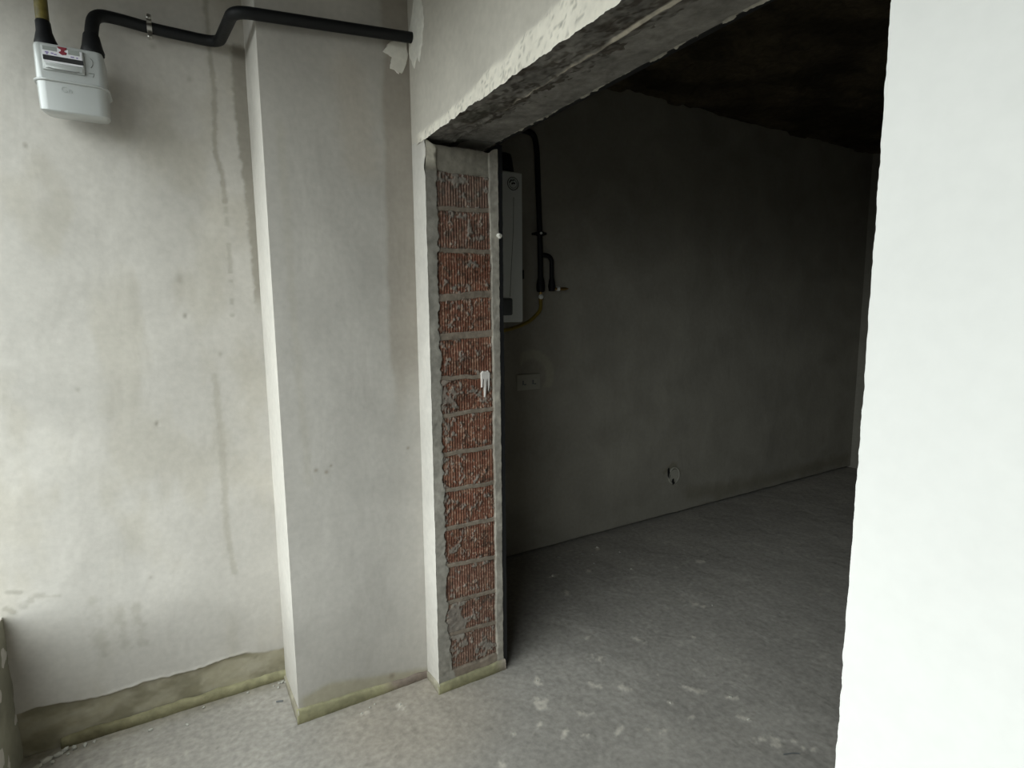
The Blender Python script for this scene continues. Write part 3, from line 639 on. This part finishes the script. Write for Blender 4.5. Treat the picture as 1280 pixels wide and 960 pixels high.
foam('baseboard_pier', '', (XP - 0.008, YP), (XE - 0.004, YP), (0, -1), 0.054, 0.028, 0.010, 2)
foam('baseboard_pier_side', '', (XP, YP - 0.009), (XP, YA - 0.006), (-1, 0), 0.054, 0.012, 0.008, 3)
foam('baseboard_east', '', (XE, YJ - 0.008), (XE, YP - 0.005), (-1, 0), 0.040, 0.026, 0.006, 4)
foam('baseboard_jamb', '', (XE - 0.006, YJ), (XB + 0.006, YJ), (0, -1), 0.038, 0.044, 0.010, 5)

# ================================================================== THINGS
# ---- gas meter
gm = thing('gas_meter', 'grey enamelled gas meter hanging on the plaster wall beside the window', 'meter', (-0.21, 2.24, 2.075))
x0, x1, yf, yb = -0.297, -0.130, 2.150, 2.288
bm = loft(bmesh.new(), [(x0 + .020, yf + .035, x1 - .012, yb - .006, .020, 2.0780), (x0 + .010, yf + .016, x1 - .008, yb - .002, .024, 2.0800), (x0 + .004, yf + .004, x1 - .004, yb, .028, 2.0850), (x0 + .002, yf + .002, x1 - .002, yb, .022, 2.0885), (x0, yf, x1, yb, .024, 2.168)])
for v in bm.verts:
    if v.co.z < 2.095: v.co.z += (v.co.y - yf) * 0.17
bm_obj('lower_shell', bm, 'meter', gm, True, 22)
bm = loft(bmesh.new(), [(x0 - .005, yf - .005, x1 + .005, yb + .005, .034, 2.1670), (x0 - .007, yf - .007, x1 + .007, yb + .006, .036, 2.169), (x0 - .007, yf - .007, x1 + .007, yb + .006, .036, 2.1715), (x0 - .005, yf - .005, x1 + .005, yb + .005, .034, 2.1735)])
bm_obj('rim', bm, 'meter', gm)
bm = loft(bmesh.new(), [(x0 + .001, yf + .001, x1 - .001, yb, .018, 2.173), (x0 + .002, yf + .002, x1 - .001, yb, .016, 2.262), (x0 + .004, yf + .005, x1 - .004, yb - .004, .015, 2.270), (x0 + .012, yf + .014, x1 - .012, yb - .012, .014, 2.274)])
bm_obj('upper_shell', bm, 'meter', gm)
bm = rbox(bmesh.new(), -0.275, 2.1445, 2.196, -0.178, 2.153, 2.262, 0.002)
dial = bm_obj('dial_housing', bm, 'meter', gm)
bm = rbox(bmesh.new(), -0.271, 2.1425, 2.216, -0.181, 2.1445, 2.258, 0.0005, 1)
bm_obj('dial_plate', bm, 'label_white', dial)
bm = rbox(bmesh.new(), -0.272, 2.1412, 2.2215, -0.179, 2.1430, 2.2345, 0.0004, 1); bm_obj('counter_window', bm, 'black', dial)
for c in ((-0.271, 2.2475, -0.2385), (-0.213, 2.2455, -0.1865)):
    bm = rbox(bmesh.new(), c[0], 2.1415, c[1], c[2], 2.1430, 2.2585, 0.0004, 1); bm_obj('serial_plate', bm, 'clear', dial)
bm = bmesh.new(); slab(bm, [(-0.237, 2.263), (-0.215, 2.263), (-0.217, 2.257), (-0.221, 2.254), (-0.222, 2.250), (-0.216, 2.248), (-0.218, 2.243), (-0.226, 2.241), (-0.234, 2.244), (-0.235, 2.248), (-0.229, 2.250), (-0.230, 2.255), (-0.235, 2.258)], 1, 2.1425, 0.0015, 0.0006, 2)
bm_obj('red_seal', bm, 'red', dial)
for k, (ux, uz, w) in enumerate(((-0.262, 2.242, .008), (-0.250, 2.241, .006), (-0.262, 2.238, .004), (-0.243, 2.239, .006), (-0.204, 2.2395, .008), (-0.193, 2.239, .004))):
    bm = rbox(bmesh.new(), ux - w / 2, 2.1412, uz - .0014, ux + w / 2, 2.1428, uz + .0014, 0, 1); bm_obj('print', bm, 'purple', dial)
bm = rbox(bmesh.new(), -0.268, 2.1405, 2.199, -0.182, 2.1455, 2.2125, 0.0022, 2); bm_obj('lower_plate', bm, 'meter', dial)
bm = tube(bmesh.new(), [(-0.262, 2.141, 2.201), (-0.25, 2.1405, 2.1985), (-0.20, 2.1405, 2.1990), (-0.19, 2.1405, 2.2015)], 0.0012, 8); bm_obj('plate_lip', bm, 'grey_print', dial)
def text(name, body, size, loc, m, parent, rot=(math.pi / 2, 0, 0), depth=0.0006):
    cu = bpy.data.curves.new(name, 'FONT'); cu.body = body; cu.size = size; cu.extrude = depth; cu.align_x = 'CENTER'; cu.align_y = 'CENTER'; cu.resolution_u = 3
    o = bpy.data.objects.new(name, cu); C.objects.link(o); dg = bpy.context.evaluated_depsgraph_get()
    me = bpy.data.meshes.new_from_object(o.evaluated_get(dg)); C.objects.unlink(o); bpy.data.objects.remove(o)
    me.transform(Matrix.Translation(loc) @ Matrix.Rotation(rot[2], 4, 'Z') @ Matrix.Rotation(rot[0], 4, 'X'))
    me.materials.clear(); return link(name, me, m, parent)
text('embossed_mark', 'Gn', 0.022, (-0.226, 2.1498, 2.148), 'emboss', gm)
bm = bmesh.new()                                                          # small arrow mark on the upper shell
tube(bm, [(-0.163, 2.1505, 2.222), (-0.158, 2.1505, 2.230), (-0.158, 2.1505, 2.243), (-0.163, 2.1505, 2.248)], 0.0007, 6)
tube(bm, [(-0.170, 2.1505, 2.206), (-0.156, 2.1505, 2.206), (-0.160, 2.1505, 2.196)], 0.0007, 6); bm_obj('flow_mark', bm, 'grey_print', gm)
for cx in (-0.271, -0.160):
    bm = tube(bmesh.new(), [(cx, 2.222, 2.268), (cx, 2.222, 2.276), (cx, 2.222, 2.277), (cx, 2.222, 2.288)], [0.027, 0.027, 0.024, 0.024], 20); bm_obj('coupling', bm, 'pipe', gm)

# ---- pipe down into the meter
ip = thing('gas_inlet_pipe', 'short dark pipe with yellow paint coming down into the gas meter', 'pipe', (-0.271, 2.222, 2.283))
bm = tube(bmesh.new(), [(-0.271, 2.222, 2.284), (-0.271, 2.222, 2.292), (-0.272, 2.222, 2.304), (-0.273, 2.224, 2.325), (-0.274, 2.226, 2.352), (-0.274, 2.226, 2.358)], [0.029, 0.029, 0.025, 0.0195, 0.0185, 0.016], 20); bm_obj('sleeve', bm, 'pipe', ip)
bm = tube(bmesh.new(), [(-0.274, 2.226, 2.35), (-0.274, 2.227, 2.46), (-0.275, 2.228, ZC)], 0.0165, 16); bm_obj('riser', bm, 'yellow_pipe', ip)

# ---- black gas pipe along the wall, round the pier and into the corner
gp = thing('gas_pipe', 'black sleeved gas pipe bending from the meter along the wall and pier', 'pipe', (-0.160, 2.222, 2.283))
path = smooth_path([(-0.160, 2.222, 2.288), (-0.160, 2.225, 2.345), (-0.150, 2.255, 2.418), (-0.085, 2.290, 2.432), (0.0, 2.292, 2.425), (0.195, 2.292, 2.423), (0.215, 1.984, 2.400), (0.45, 1.984, 2.421), (XE + 0.01, 1.984, 2.452)], 0.05, 7)
bm = tube(bmesh.new(), path, 0.0178, 18); bm_obj('tube', bm, 'pipe', gp)
bm = tube(bmesh.new(), [(-0.160, 2.222, 2.284), (-0.160, 2.222, 2.292), (-0.160, 2.222, 2.305), (-0.160, 2.224, 2.34), (-0.160, 2.225, 2.345)], [0.030, 0.031, 0.027, 0.021, 0.0182], 20); bm_obj('boot', bm, 'pipe', gp)
cl = None
bm = bmesh.new()
ring = [(-0.006 + 0.002 * math.cos(a) * 0, 2.292 + 0.0205 * math.cos(a), 2.4255 + 0.0205 * math.sin(a)) for a in [2 * math.pi * k / 28 for k in range(28)]]
n = len(ring)
rows = []
for dx, dr in ((-0.007, 1.0), (-0.007, 1.10), (0.007, 1.10), (0.007, 1.0)):
    rows.append([bm.verts.new((r[0] + dx, 2.292 + (r[1] - 2.292) * dr, 2.4255 + (r[2] - 2.4255) * dr)) for r in ring])
for q in range(4):
    for k in range(n): bm.faces.new((rows[q][k], rows[q][(k + 1) % n], rows[(q + 1) % 4][(k + 1) % n], rows[(q + 1) % 4][k]))
rbox(bm, -0.013, 2.270, 2.446, 0.001, 2.288, 2.458, 0.002); rbox(bm, -0.013, 2.270, 2.388, 0.001, 2.288, 2.405, 0.002)
cl = bm_obj('pipe_clamp', bm, 'steel', gp); cl['label'] = 'steel clamp ring with two bolted ears'
for z_ in (2.452, 2.393):
    bm = tube(bmesh.new(), [(-0.006, 2.262, z_), (-0.006, 2.270, z_), (-0.006, 2.271, z_), (-0.006, 2.296, z_)], [0.0055, 0.0055, 0.003, 0.003], 8); bm_obj('bolt', bm, 'steel', cl)
bm = tube(bmesh.new(), [(-0.006, 2.31, 2.4255), (-0.006, YA, 2.4255)], 0.004, 8); bm_obj('wall_stud', bm, 'steel', cl)

# ---- boiler in the dark room
bo = thing('boiler', 'white wall boiler half hidden behind the brick jamb', 'boiler', (1.35, 2.65, 1.44))
bx0, bx1, by0, by1, bz0, bz1 = 1.155, 1.556, 2.50, YF, 1.440, 2.190
bm = rbox(bmesh.new(), bx0, by0, bz0, bx1, by1 - 0.012, bz1, 0.008, 3); bm_obj('casing', bm, 'boiler', bo)
bm = rbox(bmesh.new(), bx0 + 0.03, by1 - 0.014, bz0 + 0.05, bx1 - 0.03, by1, bz1 - 0.05, 0); bm_obj('wall_bracket', bm, 'steel', bo)
bm = tube(bmesh.new(), [(1.496, 2.60, bz1 - 0.005), (1.496, 2.60, bz1 + 0.02), (1.496, 2.60, bz1 + 0.085), (1.496, 2.60, bz1 + 0.10), (1.496, 2.60, bz1 + 0.108)], [0.060, 0.060, 0.050, 0.046, 0.030], 24)
tube(bm, [(1.496, 2.60, bz1 + 0.06), (1.496, 2.70, bz1 + 0.062), (1.496, YF, bz1 + 0.064)], 0.038, 20); bm_obj('flue', bm, 'black', bo)
bm = bmesh.new()
ringp = [(1.499 + 0.031 * math.cos(a), 2.4985, 2.130 + 0.031 * math.sin(a)) for a in [2 * math.pi * k / 32 for k in range(33)]]
tube(bm, ringp, 0.0016, 6, False)
ringp = [(1.499 + 0.022 * math.cos(a), 2.4985, 2.130 + 0.022 * math.sin(a)) for a in [2 * math.pi * k / 28 for k in range(29)]]
tube(bm, ringp, 0.0009, 6, False)
tube(bm, [(1.480, 2.4985, 2.134), (1.489, 2.4985, 2.146), (1.499, 2.4985, 2.143), (1.506, 2.4985, 2.149)], 0.0022, 6); tube(bm, [(1.492, 2.4985, 2.128), (1.500, 2.4985, 2.134), (1.510, 2.4985, 2.131)], 0.0038, 8)
bm_obj('round_emblem', bm, 'black', bo)
bm = tube(bmesh.new(), [(1.503, 2.4995, 2.065), (1.499, 2.4995, 1.90), (1.486, 2.4995, 1.72), (1.477, 2.4995, 1.57)], 0.0014, 6); bm_obj('seam', bm, 'grey_print', bo)
bm = rbox(bmesh.new(), 1.245, 2.493, 1.476, 1.487, 2.502, 1.562, 0.009, 3); bm_obj('control_panel', bm, 'dark_plastic', bo)
for cx in (1.23, 1.30, 1.37):
    bm = tube(bmesh.new(), [(cx, 2.66, bz0 + 0.002), (cx, 2.66, bz0 - 0.03)], 0.011, 12); bm_obj('pipe_stub', bm, 'brass', bo)

# ---- gas pipe of the dark room
fp = thing('gas_pipe', 'black gas pipe coming down the dark room wall with a side branch', 'pipe', (1.84, 2.765, 1.60))
yp = 2.765
bm = tube(bmesh.new(), smooth_path([(XB + 0.01, yp, 2.452), (1.70, yp, 2.490), (1.800, yp, 2.485), (1.818, yp, 2.40), (1.838, yp, 1.90), (1.842, yp, 1.665)], 0.07, 7), 0.0165, 16); bm_obj('tube', bm, 'pipe', fp)
bm = tube(bmesh.new(), smooth_path([(1.840, yp, 1.822), (1.920, yp, 1.812), (1.921, yp, 1.665)], 0.045, 7), 0.0135, 14); bm_obj('branch', bm, 'pipe', fp)
bm = tube(bmesh.new(), [(1.842, yp, 1.690), (1.842, yp, 1.672), (1.842, yp, 1.64), (1.842, yp, 1.612), (1.842, yp, 1.605)], [0.017, 0.021, 0.026, 0.025, 0.018], 16); bm_obj('boot', bm, 'pipe', fp)
bm = tube(bmesh.new(), [(1.921, yp, 1.685), (1.921, yp, 1.668), (1.921, yp, 1.635), (1.921, yp, 1.612)], [0.014, 0.018, 0.022, 0.018], 14); bm_obj('boot', bm, 'pipe', fp)
bm = rbox(bmesh.new(), 1.800, yp - 0.022, 1.930, 1.872, yp + 0.034, 1.945, 0.004); tube(bm, [(1.838, yp, 1.927), (1.838, yp, 1.948)], 0.022, 16)
c2 = bm_obj('pipe_clamp', bm, 'pipe', fp)
bm = tube(bmesh.new(), [(1.829, yp - 0.020, 1.9375), (1.829, yp - 0.029, 1.9375)], 0.007, 10); bm_obj('bolt', bm, 'bolt', c2)
bm = tube(bmesh.new(), [(1.842, yp, 1.612), (1.842, yp, 1.594), (1.842, yp, 1.593), (1.842, yp, 1.556)], [0.010, 0.010, 0.013, 0.013], 12); v1 = bm_obj('valve', bm, 'brass', fp)
bm = bmesh.new(); bmesh.ops.create_uvsphere(bm, u_segments=16, v_segments=10, radius=0.0155, matrix=Matrix.Translation((1.840, yp - 0.006, 1.578))); bm_obj('nut', bm, 'bolt', v1)  # white ball for the glint on the valve, painted by its colour
bm = tube(bmesh.new(), [(1.921, yp, 1.63), (1.932, yp - 0.004, 1.626), (1.972, yp - 0.01, 1.624)], 0.009, 12); v2 = bm_obj('valve', bm, 'brass', fp)
bm = tube(bmesh.new(), [(1.951, yp - 0.006, 1.6255), (1.969, yp - 0.007, 1.6255)], 0.0135, 12); bm_obj('nut', bm, 'bolt', v2)
bm = tube(bmesh.new(), [(1.969, yp - 0.008, 1.6245), (2.008, yp - 0.012, 1.6255), (2.030, yp - 0.014, 1.6265)], [0.009, 0.010, 0.004], 10); bm_obj('handle', bm, 'brass', v2)
hs = bm_obj('gas_hose', tube(bmesh.new(), smooth_path([(1.842, yp, 1.558), (1.835, yp - .01, 1.50), (1.76, yp - .02, 1.44), (1.62, 2.70, 1.400), (1.45, 2.67, 1.380), (1.37, 2.66, 1.397)], 0.09, 8), 0.0105, 12), 'hose')
tag(hs, 'dull yellow gas hose curving under the white boiler', 'hose')

# ---- electrical boxes on the dark wall
sw = thing('socket_plate', 'grey double socket cover on the dark wall below the boiler pipe', 'socket', (1.772, YF, 1.03))
bm = rbox(bmesh.new(), 1.692, YF - 0.010, 1.030, 1.856, YF + 0.004, 1.124, 0.004, 2); bm_obj('cover', bm, 'socket', sw)
for cx in (1.742, 1.812):
    bm = rbox(bmesh.new(), cx - .020, YF - 0.013, 1.056, cx + .020, YF - 0.009, 1.098, 0.002, 1); pq = bm_obj('insert', bm, 'socket', sw)
    bm = bmesh.new(); rbox(bm, cx - .016, YF - 0.0145, 1.062, cx - .006, YF - 0.0125, 1.088, 0.001, 1); rbox(bm, cx - .004, YF - 0.0145, 1.060, cx + .010, YF - 0.0125, 1.068, 0.001, 1); bm_obj('slot', bm, 'dark_plastic', pq)
lo = thing('wall_box', 'round open cable box low on the dark wall above the floor', 'socket', (3.0, YF, 0.25))
bm = bmesh.new()
rp = [(3.025 + 0.052 * math.cos(a), YF - 0.001, 0.300 + 0.058 * math.sin(a)) for a in [2 * math.pi * k / 24 for k in range(25)]]
tube(bm, rp, 0.007, 6, False); bm_obj('rim', bm, 'socket', lo)
bm = bmesh.new(); bmesh.ops.create_cone(bm, cap_ends=True, segments=20, radius1=0.046, radius2=0.046, depth=0.006, matrix=Matrix.Translation((3.025, YF - 0.002, 0.300)) @ Matrix.Rotation(math.pi / 2, 4, 'X')); bm_obj('insert', bm, 'socket', lo)
bm = bmesh.new(); slab(bm, [(2.955, .36), (2.97, .37), (2.985, .30), (2.975, .28), (2.96, .31)], 1, YF - 0.004, 0.003, 0.002, 2); slab(bm, [(3.00, .27), (3.02, .28), (3.03, .24), (3.01, .23)], 1, YF - 0.005, 0.003, 0.002, 2); bm_obj('hole', bm, 'black', lo)
bm = rbox(bmesh.new(), 1.738, YF - 0.004, 1.680, 1.750, YF + 0.004, 1.732, 0.003, 1)
tag(bm_obj('wall_hole', bm, 'black'), 'small black plug standing for a hole between boiler and pipe', 'block')  # black block standing in for a small hole in the wall

# ---- crumbs and chips of plaster on the floor
G1 = 'plaster crumbs on the floor'
def chip(x, y, l, w, h, m='crumb'):
    bm = bmesh.new(); g = bmesh.ops.create_icosphere(bm, subdivisions=1, radius=1); a = random.uniform(0, math.pi)
    for v in g['verts']:
        q = v.co * random.uniform(0.7, 1.15); q = Vector((q.x * l, q.y * w, q.z * h)); q.rotate(Matrix.Rotation(a, 3, 'Z')); v.co = q + Vector((x, y, h * 0.6))
    return bm_obj('plaster_crumb', bm, m, None, True, 25)
for (x, y, l, w, h) in ((-0.190, 2.267, .011, .007, .006), (0.243, 2.273, .006, .005, .005), (0.262, 2.298, .009, .006, .006), (0.272, 2.292, .006, .008, .006), (0.250, 2.300, .007, .005, .004),
                        (0.228, 2.293, .005, .004, .004), (0.135, 2.303, .006, .004, .004), (-0.02, 2.298, .006, .005, .005), (-0.075, 2.229, .008, .005, .004)):
    tag(chip(x, y, l, w, h), 'pale plaster crumb on the floor below the meter wall', 'crumb', G1)
for (x, y, l, w, h) in ((-0.416, 2.302, .012, .009, .010), (-0.458, 2.292, .016, .010, .009), (-0.489, 2.284, .022, .013, .009), (-0.385, 2.300, .010, .007, .007), (-0.44, 2.305, .012, .008, .010),
                        (-0.51, 2.262, .018, .012, .008), (-0.47, 2.265, .010, .008, .006), (-0.36, 2.304, .007, .006, .005), (-0.43, 2.281, .007, .006, .005)):
    tag(chip(x, y, l, w, h), 'rubble crumb heaped in the corner under the window parapet', 'crumb', 'rubble in the parapet corner')
for (x, y, l, w, h) in ((0.49, 1.952, .005, .004, .003), (0.525, 1.968, .005, .004, .003), (0.63, 1.922, .007, .004, .003), (0.925, 1.568, .004, .004, .003), (0.547, 1.975, .004, .004, .003), (1.155, 1.765, .006, .004, .003)):
    tag(chip(x, y, l, w, h), 'tiny plaster chip on the floor in front of the pier and jamb', 'crumb', 'plaster chips before the pier')
for (x, y, l, w, h) in ((2.19, 2.645, .012, .007, .006), (2.17, 2.31, .007, .006, .005), (1.73, 2.48, .012, .006, .005), (1.745, 1.292, .009, .005, .004), (1.519, 1.39, .005, .005, .004), (1.70, 1.178, .008, .004, .004), (2.24, 1.79, .010, .005, .004)):
    tag(chip(x, y, l, w, h), 'pale plaster chip on the floor of the dark room', 'crumb', 'plaster chips in the dark room')
for (x, y, l, w, h) in ((2.03, 2.48, .010, .008, .007), (1.95, 2.51, .009, .006, .005), (2.262, 2.515, .008, .006, .006), (2.05, 2.62, .012, .007, .007), (1.90, 2.66, .010, .008, .007), (2.10, 2.58, .007, .006, .005)):
    tag(chip(x, y, l, w, h, 'concrete'), 'dark cement crumb on the dark room floor near its wall', 'crumb', 'dark crumbs by the far wall')
bm = tube(bmesh.new(), [(1.655, 1.010, 0.004), (1.69, .997, 0.003), (1.705, .985, 0.003)], 0.0016, 6)
tag(bm_obj('wood_splinter', bm, 'dark_plastic'), 'thin dark splinter on the floor near the white wall end', 'splinter')
bm = tube(bmesh.new(), [(0.223, 2.186, 0.003), (0.232, 2.183, 0.004), (0.246, 2.178, 0.003)], 0.003, 6)
tag(bm_obj('wood_splinter', bm, 'dark_plastic'), 'short dark splinter on the floor beside the pier foot', 'splinter')
